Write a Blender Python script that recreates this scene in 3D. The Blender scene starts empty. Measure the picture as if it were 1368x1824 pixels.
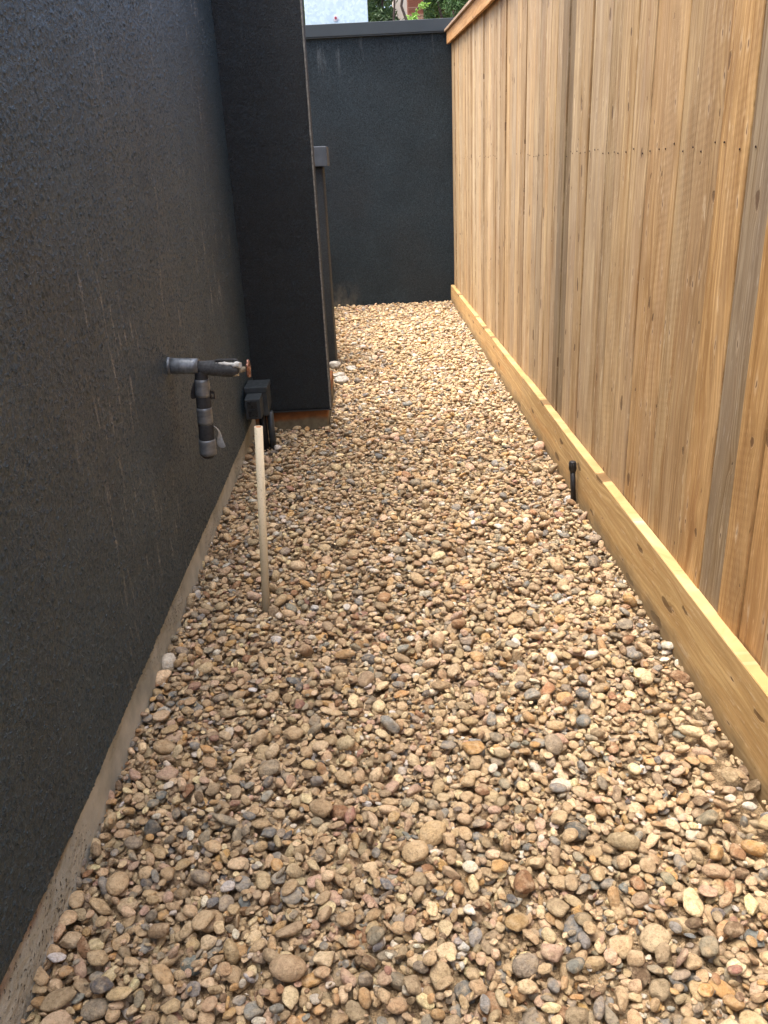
import bpy, bmesh, math, random
import numpy as np
from mathutils import Vector, Matrix, noise as mnoise

random.seed(7)
rng = np.random.default_rng(11)
sc = bpy.context.scene
C = sc.collection
PI = math.pi

# ---------------------------------------------------------------- camera
CAM_H = 1.45
cam_d = bpy.data.cameras.new("camera")
cam = bpy.data.objects.new("camera", cam_d)
C.objects.link(cam)
sc.camera = cam
cam_d.sensor_fit = 'VERTICAL'
cam_d.sensor_height = 36.0
cam_d.lens = 36.0 * 1473 / 1824
cam_d.clip_start = 0.02
cam_d.clip_end = 500
_f = 1473.0
_dy = Vector((648 - 684, -(290 - 912), -_f)).normalized()
_up = -Vector((858 - 684, -(4391 - 912), -_f)).normalized()
_up = (_up - _up.dot(_dy) * _dy).normalized()
_dx = _dy.cross(_up)
cam.matrix_world = Matrix.Translation((0, 0, CAM_H)) @ Matrix((_dx, _dy, _up)).to_4x4()

# ---------------------------------------------------------------- light
SUN_EL, SUN_AZ = math.radians(73), math.radians(262)      # azimuth clockwise from +Y
w = bpy.data.worlds.new("World")
sc.world = w
w.use_nodes = True
nt = w.node_tree
bg = nt.nodes['Background']
sky = nt.nodes.new('ShaderNodeTexSky')
sky.sky_type = 'NISHITA'
sky.sun_disc = False
sky.sun_elevation = SUN_EL
sky.sun_rotation = SUN_AZ
sky.air_density = 0.7
sky.dust_density = 5.0
sky.ozone_density = 0.6
nt.links.new(sky.outputs[0], bg.inputs[0])
bg.inputs[1].default_value = 0.15
sun_d = bpy.data.lights.new("sun", 'SUN')
sun_d.energy = 1.5
sun_d.angle = math.radians(55)
sun_d.color = (1.0, 0.975, 0.93)
sun = bpy.data.objects.new("sun", sun_d)
C.objects.link(sun)
sd = Vector((math.sin(SUN_AZ) * math.cos(SUN_EL), math.cos(SUN_AZ) * math.cos(SUN_EL), math.sin(SUN_EL)))
sun.rotation_euler = sd.to_track_quat('Z', 'Y').to_euler()
sun.location = (0, 0, 12)
sc.view_settings.view_transform = 'Standard'
sc.view_settings.look = 'None'
sc.view_settings.gamma = 1
sc.view_settings.exposure = 2.05
sc.render.engine = 'CYCLES'


# ---------------------------------------------------------------- helpers
def lin(r, g, b):
    def f(v):
        v /= 255.0
        return v / 12.92 if v <= 0.04045 else ((v + 0.055) / 1.055) ** 2.4
    return (f(r), f(g), f(b), 1.0)


def tag(o, label=None, cat=None, group=None, kind=None):
    if label: o['label'] = label
    if cat: o['category'] = cat
    if group: o['group'] = group
    if kind: o['kind'] = kind
    return o


def empty(name, loc=(0, 0, 0)):
    o = bpy.data.objects.new(name, None)
    o.location = loc
    o.empty_display_size = 0.1
    C.objects.link(o)
    return o


def mk(name, bm, mats, parent=None, smooth=False, bevel=0):
    me = bpy.data.meshes.new(name)
    bmesh.ops.recalc_face_normals(bm, faces=bm.faces)
    bm.to_mesh(me)
    bm.free()
    if not isinstance(mats, (list, tuple)): mats = [mats]
    for m in mats: me.materials.append(m)
    if smooth:
        for p in me.polygons: p.use_smooth = True
    o = bpy.data.objects.new(name, me)
    C.objects.link(o)
    if parent is not None:
        o.parent = parent
        if parent.type == 'EMPTY' or True:
            # geometry is written in world coordinates: keep it there
            o.matrix_parent_inverse = Matrix.Identity(4)
            wl = Vector((0, 0, 0))
            p = parent
            while p is not None:
                wl += Vector(p.location)
                p = p.parent
            o.location = -wl
    if bevel:
        md = o.modifiers.new("bevel", 'BEVEL')
        md.width = bevel
        md.segments = 2
        md.limit_method = 'ANGLE'
    return o


def box(bm, x0, x1, y0, y1, z0, z1, mi=0):
    vs = [bm.verts.new((x, y, z)) for x in (x0, x1) for y in (y0, y1) for z in (z0, z1)]
    fs = [(0, 1, 3, 2), (4, 6, 7, 5), (0, 4, 5, 1), (2, 3, 7, 6), (0, 2, 6, 4), (1, 5, 7, 3)]
    out = []
    for f in fs:
        fc = bm.faces.new([vs[i] for i in f])
        fc.material_index = mi
        out.append(fc)
    return vs, out


def tube(bm, pts, radii, n=20, cap=True, mi=0, wob=0.0, seed=0):
    pts = [Vector(p) for p in pts]
    if not isinstance(radii, (list, tuple)): radii = [radii] * len(pts)
    rings = []
    prev = None
    for i, p in enumerate(pts):
        if i == 0: t = pts[1] - pts[0]
        elif i == len(pts) - 1: t = pts[-1] - pts[-2]
        else: t = (pts[i + 1] - pts[i - 1])
        if t.length < 1e-9: t = prev_t
        t.normalize()
        prev_t = t
        if prev is None:
            a = Vector((0, 0, 1)) if abs(t.z) < 0.9 else Vector((0, 1, 0))
            u = t.cross(a).normalized()
        else:
            u = (prev - prev.dot(t) * t).normalized()
        prev = u
        v = t.cross(u)
        ring = []
        for k in range(n):
            a = 2 * PI * k / n
            r = radii[i]
            if wob:
                r *= 1 + wob * mnoise.noise(Vector((math.cos(a) * 1.7 + seed, math.sin(a) * 1.7, i * 0.6 + seed)))
            ring.append(bm.verts.new(p + (u * math.cos(a) + v * math.sin(a)) * r))
        rings.append(ring)
    for i in range(len(rings) - 1):
        for k in range(n):
            f = bm.faces.new((rings[i][k], rings[i][(k + 1) % n], rings[i + 1][(k + 1) % n], rings[i + 1][k]))
            f.material_index = mi
            f.smooth = True
    if cap:
        f = bm.faces.new(rings[0][::-1]); f.material_index = mi
        f = bm.faces.new(rings[-1]); f.material_index = mi
    return rings


# ---------------------------------------------------------------- materials
class NT:
    def __init__(self, name, rough=0.8, spec=0.5):
        self.m = bpy.data.materials.new(name)
        self.m.use_nodes = True
        self.t = self.m.node_tree
        self.b = self.t.nodes['Principled BSDF']
        self.b.inputs['Roughness'].default_value = rough
        self.b.inputs['Specular IOR Level'].default_value = spec
        self.tc = self.n('ShaderNodeTexCoord')
        self.obj = self.n('ShaderNodeNewGeometry').outputs['Position']

    def n(self, kind, **kw):
        nd = self.t.nodes.new(kind)
        for k, v in kw.items(): setattr(nd, k, v)
        return nd

    def put(self, sock, v):
        if isinstance(v, bpy.types.NodeSocket): self.t.links.new(v, sock)
        else:
            if isinstance(v, tuple) and len(v) == 4 and sock.type == 'VECTOR': v = v[:3]
            sock.default_value = v

    def map(self, vec, scale=(1, 1, 1), loc=(0, 0, 0), rot=(0, 0, 0)):
        nd = self.n('ShaderNodeMapping')
        self.put(nd.inputs[0], vec)
        nd.inputs['Scale'].default_value = scale
        nd.inputs['Location'].default_value = loc
        nd.inputs['Rotation'].default_value = rot
        return nd.outputs[0]

    def noise(self, vec, scale=5, detail=4, rough=0.55, dist=0.0, col=False):
        nd = self.n('ShaderNodeTexNoise')
        self.put(nd.inputs['Vector'], vec)
        nd.inputs['Scale'].default_value = scale
        nd.inputs['Detail'].default_value = detail
        nd.inputs['Roughness'].default_value = rough
        nd.inputs['Distortion'].default_value = dist
        return nd.outputs['Color' if col else 'Fac']

    def voro(self, vec, scale=5, feature='F1', rnd=1.0, out='Distance'):
        nd = self.n('ShaderNodeTexVoronoi', feature=feature)
        self.put(nd.inputs['Vector'], vec)
        nd.inputs['Scale'].default_value = scale
        nd.inputs['Randomness'].default_value = rnd
        return nd.outputs[out] if out else nd

    def ramp(self, fac, stops, interp='LINEAR'):
        nd = self.n('ShaderNodeValToRGB')
        nd.color_ramp.interpolation = interp
        els = nd.color_ramp.elements
        while len(els) < len(stops): els.new(0.5)
        for e, (p, c) in zip(els, stops):
            e.position = p
            e.color = c if isinstance(c, tuple) else (c, c, c, 1)
        self.put(nd.inputs[0], fac)
        return nd.outputs[0]

    def mix(self, fac, a, b, mode='MIX'):
        nd = self.n('ShaderNodeMix', data_type='RGBA', blend_type=mode)
        self.put(nd.inputs[0], fac)
        self.put(nd.inputs[6], a)
        self.put(nd.inputs[7], b)
        return nd.outputs[2]

    def math(self, op, a, b=0.0, c=0.0, clamp=False):
        nd = self.n('ShaderNodeMath', operation=op, use_clamp=clamp)
        self.put(nd.inputs[0], a)
        self.put(nd.inputs[1], b)
        self.put(nd.inputs[2], c)
        return nd.outputs[0]

    def vadd(self, a, b, op='ADD'):
        nd = self.n('ShaderNodeVectorMath', operation=op)
        self.put(nd.inputs[0], a)
        self.put(nd.inputs[1], b)
        return nd.outputs[0]

    def sep(self, v):
        nd = self.n('ShaderNodeSeparateXYZ')
        self.put(nd.inputs[0], v)
        return nd.outputs

    def comb(self, x, y, z):
        nd = self.n('ShaderNodeCombineXYZ')
        for s, v in zip(nd.inputs, (x, y, z)): self.put(s, v)
        return nd.outputs[0]

    def attr(self, name, out='Color'):
        nd = self.n('ShaderNodeAttribute', attribute_name=name)
        return nd.outputs[out]

    def bump(self, h, strength=0.5, dist=0.01, prev=None):
        nd = self.n('ShaderNodeBump')
        nd.inputs['Strength'].default_value = strength
        nd.inputs['Distance'].default_value = dist
        self.put(nd.inputs['Height'], h)
        if prev is not None: self.put(nd.inputs['Normal'], prev)
        self.put(self.b.inputs['Normal'], nd.outputs[0])
        return nd.outputs[0]

    def base(self, v): self.put(self.b.inputs['Base Color'], v)
    def rough(self, v): self.put(self.b.inputs['Roughness'], v)


def mask_band(n, v, lo, hi, soft):
    """1 between lo and hi of a value, with soft edges"""
    def mr(a, b, x, y):
        nd = n.n('ShaderNodeMapRange', clamp=True)
        n.put(nd.inputs[0], v)
        nd.inputs[1].default_value = a; nd.inputs[2].default_value = b
        nd.inputs[3].default_value = x; nd.inputs[4].default_value = y
        return nd.outputs[0]
    return n.math('MULTIPLY', mr(lo - soft, lo + soft, 0, 1), mr(hi - soft, hi + soft, 1, 0))


def stucco(name, base, scale=1.0, bump=1.0, rough=0.40, scuffs=True, blot=(0.85, 1.2), spec=1.0):
    n = NT(name, rough, spec)
    p = n.obj
    big = n.noise(p, 1.6, 4, 0.6)
    c = n.mix(n.ramp(big, [(0.3, 0.0), (0.7, 1.0)]),
              tuple(v * blot[0] for v in base[:3]) + (1,), tuple(v * blot[1] for v in base[:3]) + (1,))
    # faint brownish cast in blotches
    br = n.ramp(n.noise(p, 0.9, 3, 0.5), [(0.5, 0.0), (0.75, 0.55)])
    c = n.mix(br, c, (base[0] * 1.35, base[0] * 1.2, base[0] * 1.02, 1))
    # pale specks: bright grain peaks of the relief, painted into the colour
    sp = n.ramp(n.noise(p, 330 * scale, 2, 0.5), [(0.70, 0.0), (0.78, 0.5)])
    c = n.mix(sp, c, (base[0] * 4, base[1] * 4, base[2] * 4, 1))
    if scuffs:
        s1 = n.noise(n.map(p, (34, 34, 5)), 1.0, 4, 0.72)
        s2 = n.noise(n.map(p, (1.6, 1.6, 1.1), (3, 1, 2)), 1.0, 2, 0.5)
        m = n.math('MULTIPLY', n.ramp(s1, [(0.58, 0.0), (0.68, 1.0)]), n.ramp(s2, [(0.46, 0.0), (0.58, 0.85)]))
        c = n.mix(m, c, lin(140, 134, 124))
    gv = n.noise(p, 165 * scale, 3, 0.65)
    c = n.mix(1.0, c, n.ramp(gv, [(0.36, 0.55), (0.50, 0.9), (0.66, 1.75)]), 'MULTIPLY')  # light peaks and dark pits of the grain, put into the colour
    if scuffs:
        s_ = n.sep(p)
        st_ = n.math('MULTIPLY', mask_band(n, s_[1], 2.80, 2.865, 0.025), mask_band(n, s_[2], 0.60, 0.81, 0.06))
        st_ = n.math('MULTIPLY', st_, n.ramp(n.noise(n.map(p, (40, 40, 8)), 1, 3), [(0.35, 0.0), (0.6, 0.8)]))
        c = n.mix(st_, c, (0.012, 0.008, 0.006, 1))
    n.base(c)
    n.rough(n.ramp(n.noise(p, 3.0, 3), [(0.3, rough - 0.05), (0.7, rough + 0.07)]))
    # sand-finish relief: grains, pits between them and slow trowel waves
    wp = n.vadd(p, n.map(n.noise(p, 70, 2, 0.5, col=True), (0.010, 0.010, 0.010)))
    g1 = n.ramp(n.noise(wp, 150 * scale, 3, 0.62), [(0.54, 0.0), (0.74, 1.0)])
    v = n.ramp(n.voro(wp, 210 * scale), [(0.05, 1.0), (0.55, 0.0)])
    sel = n.ramp(n.noise(p, 60 * scale, 2, 0.5), [(0.40, 0.0), (0.66, 1.0)])
    h = n.math('ADD', g1, n.math('MULTIPLY', n.math('MULTIPLY', v, sel), 0.8))
    b1 = n.bump(h, 1.0 * bump, 0.006 / scale)
    slow = n.noise(p, 7, 3, 0.55)
    n.bump(slow, 0.5, 0.02, b1)
    return n


def simple(name, col, rough=0.6, spec=0.5, metal=0.0, var=0.15, vs=20, bumps=0.0, bscale=200):
    n = NT(name, rough, spec)
    nz = n.noise(n.obj, vs, 4, 0.6)
    c = n.mix(n.ramp(nz, [(0.3, 0.0), (0.7, 1.0)]),
              tuple(v * (1 - var) for v in col[:3]) + (1,), tuple(min(1, v * (1 + var)) for v in col[:3]) + (1,))
    n.base(c)
    n.b.inputs['Metallic'].default_value = metal
    n.rough(n.ramp(n.noise(n.obj, vs * 1.7, 3), [(0.3, max(0.05, rough - 0.1)), (0.7, min(1, rough + 0.1))]))
    if bumps: n.bump(n.noise(n.obj, bscale, 3), bumps, 0.002)
    return n


def wood(name, vertical=True, light=lin(214, 180, 134), dark=lin(158, 116, 72), knotcol=lin(74, 50, 34),
         grey=0.35, knots=0.45, freq=1.0, rough=0.75, cathedral=0.0, knot_sharp=1.0, board_attr=True, saw=0.0):
    n = NT(name, rough, 0.3)
    s = n.sep(n.obj)
    g, a, third = (s[2], s[1], s[0]) if vertical else (s[1], s[2], s[0])     # g: along the grain, a: across
    if board_attr:
        bc = n.attr('board_rnd')
        r = n.sep(bc)
        g = n.math('ADD', g, n.math('MULTIPLY', r[0], 37.0))
        off = n.math('MULTIPLY', r[1], 23.0)
    else:
        r = None
        off = 0.0
    p2 = n.comb(n.math('ADD', third, off), a, g)
    # knots
    kz = 4.2 if vertical else 2.6
    ka = 8.0 if vertical else 9.0
    kv = n.comb(n.math('MULTIPLY', n.math('ADD', a, off), ka), n.math('MULTIPLY', g, kz), 0.0)
    kv = n.vadd(kv, n.map(n.noise(p2, 16, 3, 0.6, col=True), (0.26, 0.20, 0.0)))
    vo = n.voro(kv, 1.0, out=None)
    vo.voronoi_dimensions = '2D'
    kd = vo.outputs['Distance']
    kr = n.sep(vo.outputs['Color'])
    ksel = n.ramp(kr[0], [(1 - knots - 0.01, 0.0), (1 - knots + 0.01, 1.0)])
    ksz = n.math('MULTIPLY_ADD', n.math('POWER', kr[1], 2.0), 0.11, 0.028 if vertical else 0.075)
    kd2 = n.math('DIVIDE', kd, ksz)
    core = n.math('MULTIPLY', n.ramp(kd2, [(0.0, 1.0), (0.75, 0.85), (1.0, 0.0)]), ksel)
    # soft halo that bends the grain round the knot
    nd = n.n('ShaderNodeMapRange', clamp=True)
    n.put(nd.inputs[0], kd); nd.inputs[1].default_value = 0.0; nd.inputs[2].default_value = 0.42
    nd.inputs[3].default_value = 1.0; nd.inputs[4].default_value = 0.0
    halo = n.math('MULTIPLY', n.math('POWER', nd.outputs[0], 2.0), ksel)
    warp = n.noise(n.comb(n.math('ADD', third, off), n.math('MULTIPLY', a, 3.0), n.math('MULTIPLY', g, 0.8)), 1.0, 3, 0.55)
    aw = n.math('ADD', a, n.math('MULTIPLY', warp, 0.16))
    aw = n.math('ADD', aw, n.math('MULTIPLY', halo, 0.018))
    # streaks
    st = n.noise(n.comb(off, n.math('MULTIPLY', aw, 75 * freq), n.math('MULTIPLY', g, 0.9)), 1.0, 5, 0.62)
    st2 = n.noise(n.comb(off, n.math('MULTIPLY', aw, 330 * freq), n.math('MULTIPLY', g, 6.0)), 1.0, 3, 0.6)
    ring = n.math('SINE', n.math('MULTIPLY', aw, 520 * freq if not cathedral else 300))
    ring = n.math('MULTIPLY_ADD', ring, 0.5, 0.5)
    c = n.mix(n.ramp(st, [(0.28, 0.0), (0.62, 1.0)]), dark, light)
    bl = n.noise(n.comb(off, n.math('MULTIPLY', a, 14), n.math('MULTIPLY', g, 3.2)), 1.0, 4, 0.6)
    c = n.mix(n.ramp(bl, [(0.44, 0.0), (0.66, 0.55)]), c, tuple(v * 0.82 for v in dark[:3]) + (1,))
    c = n.mix(n.math('MULTIPLY', ring, 0.10 if not cathedral else cathedral), c, dark)
    c = n.mix(n.ramp(st2, [(0.3, 0.38), (0.62, 0.0)]), c, tuple(v * 0.55 for v in dark[:3]) + (1,))
    # orange heartwood stains and weathered grey
    ora = n.noise(n.comb(off, n.math('MULTIPLY', aw, 13), n.math('MULTIPLY', g, 1.2)), 1.0, 3, 0.5)
    c = n.mix(n.ramp(ora, [(0.56, 0.0), (0.72, 0.5)]), c, tuple(x * y for x, y in zip(dark[:3], (1.12, .92, .72))) + (1,))
    gr = n.noise(n.comb(off, n.math('MULTIPLY', a, 9), n.math('MULTIPLY', g, 1.0)), 1.0, 4, 0.6)
    c = n.mix(n.math('MULTIPLY', n.ramp(gr, [(0.4, 0.0), (0.66, 1.0)]), grey), c, lin(168, 150, 128))
    # pale fuzz torn by the saw
    fz = n.noise(n.comb(off, n.math('MULTIPLY', a, 95), n.math('MULTIPLY', g, 15)), 1.0, 3, 0.65)
    c = n.mix(n.ramp(fz, [(0.60, 0.0), (0.76, 0.6)]), c, lin(224, 208, 182))
    if board_attr:
        c = n.mix(1.0, c, n.attr('board_col'), 'MULTIPLY')
    c = n.mix(n.math('MULTIPLY', halo, 0.30), c, tuple(v * 0.8 for v in dark[:3]) + (1,))
    pale = n.math('MULTIPLY', n.math('MULTIPLY', n.ramp(kd2, [(0.95, 0.0), (1.1, 1.0), (1.9, 0.0)]), ksel), 0.30)
    c = n.mix(n.math('MULTIPLY', pale, 1.8), c, lin(226, 208, 180))
    c = n.mix(n.math('MULTIPLY', core, 0.72 * knot_sharp), c, knotcol)
    # pin knots and torn pale fibres
    pv_ = n.comb(n.math('MULTIPLY', n.math('ADD', a, off), 24), n.math('MULTIPLY', n.math('ADD', g, off), 7.0), 0.0)
    pv_ = n.vadd(pv_, n.map(n.noise(p2, 30, 2, 0.6, col=True), (0.3, 0.3, 0.0)))
    pn_ = n.voro(pv_, 1.0, out=None)
    pn_.voronoi_dimensions = '2D'
    pr_ = n.sep(pn_.outputs['Color'])
    psel = n.ramp(pr_[0], [(0.84, 0.0), (0.85, 1.0)])
    pd_ = n.ramp(pn_.outputs['Distance'], [(0.05, 1.0), (0.09, 0.0)])
    ph_ = n.ramp(pn_.outputs['Distance'], [(0.07, 1.0), (0.26, 0.0)])
    c = n.mix(n.math('MULTIPLY', n.math('MULTIPLY', ph_, psel), 0.28), c, lin(222, 200, 168))
    c = n.mix(n.math('MULTIPLY', n.math('MULTIPLY', pd_, psel), 0.8), c, knotcol)
    tr_ = n.noise(n.comb(off, n.math('MULTIPLY', aw, 38), n.math('MULTIPLY', g, 7)), 1.0, 4, 0.7)
    trm = n.ramp(n.noise(n.comb(off, n.math('MULTIPLY', a, 6), n.math('MULTIPLY', g, 2.5)), 1.0, 2), [(0.5, 0.0), (0.62, 0.34)])
    c = n.mix(n.math('MULTIPLY', n.ramp(tr_, [(0.60, 0.0), (0.68, 1.0)]), trm), c, lin(232, 214, 184))
    # cracks
    ck = n.noise(n.comb(off, n.math('MULTIPLY', aw, 60), n.math('MULTIPLY', g, 2.2)), 1.0, 2, 0.4)
    ck = n.math('MULTIPLY', n.ramp(ck, [(0.493, 0.0), (0.5, 1.0), (0.507, 0.0)]),
                n.ramp(n.noise(n.comb(off, n.math('MULTIPLY', a, 7), n.math('MULTIPLY', g, 3.0)), 1.0, 2), [(0.60, 0.0), (0.66, 0.7)]))
    c = n.mix(ck, c, tuple(v * 0.25 for v in dark[:3]) + (1,))
    h = n.math('ADD', n.math('MULTIPLY', st2, 0.6), n.math('MULTIPLY', st, 0.8))
    h = n.math('ADD', h, n.math('MULTIPLY', fz, 0.7))
    h = n.math('SUBTRACT', h, n.math('MULTIPLY', n.math('ADD', core, ck), 0.6))
    if saw:
        sw = n.math('SINE', n.math('MULTIPLY', n.math('ADD', g, n.math('MULTIPLY', a, 0.25)), 260))
        swm = n.ramp(n.noise(n.comb(off, n.math('MULTIPLY', a, 4), n.math('MULTIPLY', g, 0.8)), 1.0, 1), [(0.5, 0.0), (0.6, 1.0)])
        h = n.math('ADD', h, n.math('MULTIPLY', n.math('MULTIPLY', sw, swm), saw))
    n.bump(h, 0.55, 0.0022)
    n._c = c
    n._s = s
    n.base(c)
    return n


M = {}
M['stucco'] = stucco('charcoal_stucco', (0.0215, 0.0365, 0.0450, 1), rough=0.47, spec=0.85)
M['stucco'].b.inputs['Specular Tint'].default_value = (0.74, 0.90, 1.0, 1)
M['stucco'] = M['stucco'].m
M['stucco_pier'] = stucco('charcoal_stucco_pier', (0.012, 0.017, 0.020, 1), scuffs=False, rough=0.6, spec=0.4).m
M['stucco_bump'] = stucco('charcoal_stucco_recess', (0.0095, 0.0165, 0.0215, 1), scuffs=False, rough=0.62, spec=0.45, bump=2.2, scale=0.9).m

# far wall: smoother, bluish, with a pale lime stain near its left foot
n = stucco('blue_grey_stucco', (0.0185, 0.0290, 0.0350, 1), scale=0.8, bump=1.2, rough=0.75, scuffs=False, blot=(0.7, 1.2), spec=0.25)
s = n.sep(n.obj)
prev = n.b.inputs['Base Color'].links[0].from_socket
m1 = n.math('MULTIPLY', mask_band(n, s[0], -0.46, -0.18, 0.10), mask_band(n, s[2], -0.1, 0.16, 0.13))
m1 = n.math('MULTIPLY', m1, n.ramp(n.noise(n.map(n.obj, (16, 16, 7)), 1, 4, 0.6), [(0.35, 0.0), (0.7, 0.75)]))
c = n.mix(m1, prev, lin(120, 112, 98))
m2 = n.math('MULTIPLY', n.ramp(n.noise(n.map(n.obj, (14, 14, 1.5)), 1, 3), [(0.6, 0.0), (0.72, 0.35)]), mask_band(n, s[2], 2.3, 2.7, 0.15))
c = n.mix(m2, c, lin(120, 124, 124))
n.base(c)
M['stucco_far'] = n.m

# concrete footing, with a rusty form-board stain along its top and rough honeycomb low down
n = NT('footing_concrete', 0.85, 0.3)
p = n.obj
s = n.sep(p)
c = n.mix(n.ramp(n.noise(p, 9, 5, 0.6), [(0.3, 0.0), (0.7, 1.0)]), lin(150, 152, 142), lin(196, 194, 180))
c = n.mix(n.ramp(n.noise(n.map(p, (30, 3, 30)), 1, 4), [(0.5, 0.0), (0.8, 0.35)]), c, lin(176, 166, 146))
zt = n.math('ADD', s[2], n.math('MULTIPLY', n.noise(p, 6, 3), 0.04))
rust = n.math('MULTIPLY', mask_band(n, zt, 0.136, 0.30, 0.008), n.ramp(n.noise(n.map(p, (2, 2.6, 2)), 1, 3), [(0.5, 0.0), (0.6, 0.55)]))
c = n.mix(rust, c, lin(118, 70, 40))
pit = n.ramp(n.voro(n.vadd(p, n.map(n.noise(p, 40, 2, col=True), (.02, .02, .02))), 75), [(0.12, 1.0), (0.3, 0.0)])
rgh = n.ramp(n.noise(n.map(p, (2.2, 2.2, 4.0), (0, 0.9, 0)), 1, 4, 0.6), [(0.5, 0.0), (0.62, 1.0)])
c = n.mix(n.math('MULTIPLY', n.math('MULTIPLY', pit, rgh), 0.75), c, lin(58, 54, 44))
n.base(c)
b1 = n.bump(n.noise(p, 90, 4, 0.65), 0.4, 0.003)
n.bump(n.math('MULTIPLY', n.math('SUBTRACT', n.noise(p, 70, 3, 0.7), pit), rgh), 1.0, 0.010, b1)
M['concrete'] = n.m

# stained footing under the projecting wall
n = NT('stained_footing', 0.85, 0.25)
p = n.obj
s = n.sep(p)
zt = n.math('ADD', s[2], n.math('MULTIPLY', n.noise(n.map(p, (7, 7, 12)), 1, 3), 0.06))
c = n.ramp(zt, [(0.075, lin(126, 116, 92)), (0.098, lin(142, 92, 52)), (0.150, lin(108, 68, 40))])
c = n.mix(n.ramp(n.noise(p, 30, 4), [(0.4, 0.0), (0.75, 0.5)]), c, lin(60, 50, 38))
n.base(c)
n.bump(n.noise(p, 80, 4), 0.4, 0.003)
M['stained'] = n.m

M['bead'] = simple('lit_corner_bead', lin(122, 120, 112), 0.7, 0.4, var=0.45, vs=70, bumps=0.8, bscale=300).m  # pale tone paints the lit side face into the corner bead
M['flash'] = simple('dark_flashing', lin(40, 42, 44), 0.5, var=0.3).m
M['coping'] = simple('painted_metal_coping', lin(52, 59, 62), 0.5, 0.35, var=0.07, vs=5).m
n = simple('chalky_metal_cap', lin(66, 71, 76), 0.4, 0.5, var=0.25, vs=14)
M['cap_metal'] = n.m

# galvanised cabinet
n = NT('galvanised_steel', 0.45, 0.5)
p = n.obj
v = n.voro(n.map(p, (1, 1, 1)), 38, out='Color')
c = n.mix(n.ramp(n.sep(v)[0], [(0.0, 0.0), (1.0, 1.0)]), lin(188, 208, 214), lin(214, 230, 236))
c = n.mix(n.ramp(n.noise(n.map(p, (10, 10, 2.4)), 1, 4), [(0.45, 0.0), (0.75, 0.45)]), c, lin(160, 182, 190))
n.base(c)
n.b.inputs['Metallic'].default_value = 0.15
M['galv'] = n.m
M['white_plastic'] = simple('white_washer', lin(215, 205, 208), 0.5).m
M['red_plastic'] = simple('red_bolt', lin(160, 40, 55), 0.45).m

M['fence'] = wood('cedar_boards', True, light=lin(214, 190, 148), dark=lin(146, 114, 72), grey=0.45, knots=0.45, saw=0.09).m
M['trim'] = wood('cedar_trim', False, light=lin(205, 168, 118), dark=lin(160, 118, 70), grey=0.1, knots=0.2).m
M['captop'] = wood('weathered_cap', False, light=lin(182, 160, 132), dark=lin(140, 112, 84), grey=0.7, knots=0.1).m
n = wood('treated_pine', False, light=lin(218, 190, 138), dark=lin(178, 142, 90), knotcol=lin(62, 36, 20), grey=0.12,
         knots=0.8, freq=0.8, cathedral=0.55)
# splashed dirt along the foot of the kickboard, with an uneven edge
zt = n.math('SUBTRACT', n._s[2], n.math('MULTIPLY', n.noise(n.map(n.obj, (9, 9, 9)), 1, 4, 0.6), 0.12))
dm = n.ramp(n.math('ADD', zt, 0.1), [(0.06, 0.7), (0.125, 0.0)])
c = n.mix(dm, n._c, lin(112, 98, 76))
sp = n.ramp(n.noise(n.map(n.obj, (1, 26, 60)), 1.0, 3, 0.6), [(0.70, 0.0), (0.76, 0.55)])
c = n.mix(sp, c, lin(96, 78, 52))
n.base(c)
M['treated'] = n.m
M['nail'] = simple('rusty_nail', lin(58, 42, 34), 0.6, metal=0.4).m

M['pvc'] = None
n = NT('cream_pvc', 0.5, 0.4)
s = n.sep(n.obj)
c = n.ramp(s[2], [(0.02, lin(148, 134, 108)), (0.3, lin(190, 174, 142)), (0.6, lin(220, 206, 176))])
c = n.mix(n.ramp(n.noise(n.obj, 190, 2, 0.5), [(0.62, 0.0), (0.72, 0.6)]), c, lin(128, 110, 84))
c = n.mix(n.ramp(n.noise(n.map(n.obj, (60, 60, 6)), 1, 3), [(0.55, 0.0), (0.75, 0.5)]), c, lin(140, 126, 100))
n.base(c)
M['pvc'] = n.m
M['pvc_in'] = simple('orange_pipe_inside', lin(196, 130, 78), 0.7).m
M['black_pipe'] = simple('black_poly_pipe', lin(34, 34, 36), 0.42, var=0.3, vs=60).m
M['box_paint'] = simple('charcoal_box_paint', lin(52, 58, 61), 0.4, var=0.18, vs=30, bumps=0.15).m
M['hatch_paint'] = simple('black_hatch_plastic', lin(34, 37, 39), 0.3, var=0.15).m
M['tape'] = None
n = NT('grey_duct_tape', 0.34, 0.5)
c = n.mix(n.ramp(n.noise(n.map(n.obj, (25, 25, 60)), 1, 3), [(0.3, 0.0), (0.7, 1.0)]), lin(92, 96, 99), lin(126, 130, 132))
n.base(c)
n.b.inputs['Metallic'].default_value = 0.25
n.bump(n.noise(n.map(n.obj, (60, 60, 220)), 1, 3), 0.35, 0.002)
M['tape'] = n.m
n = NT('sleeve_tape', 0.4, 0.5)
c = n.mix(n.ramp(n.noise(n.map(n.obj, (45, 30, 30)), 1, 4, 0.65), [(0.4, 0.0), (0.65, 1.0)]), lin(84, 90, 95), lin(138, 144, 148))
n.base(c)
n.b.inputs['Metallic'].default_value = 0.2
n.bump(n.noise(n.obj, 70, 3), 0.35, 0.002)
M['sleeve'] = n.m
M['foam'] = simple('black_foam', lin(74, 76, 77), 0.9, 0.2, var=0.4, vs=120, bumps=1.0, bscale=420).m
M['foam_dark'] = simple('dark_foam', lin(56, 57, 58), 0.8, 0.2, var=0.3, vs=60, bumps=0.5, bscale=300).m
M['crust'] = simple('white_mineral_crust', lin(205, 204, 196), 0.9, var=0.25, vs=120, bumps=1.0, bscale=350).m
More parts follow.
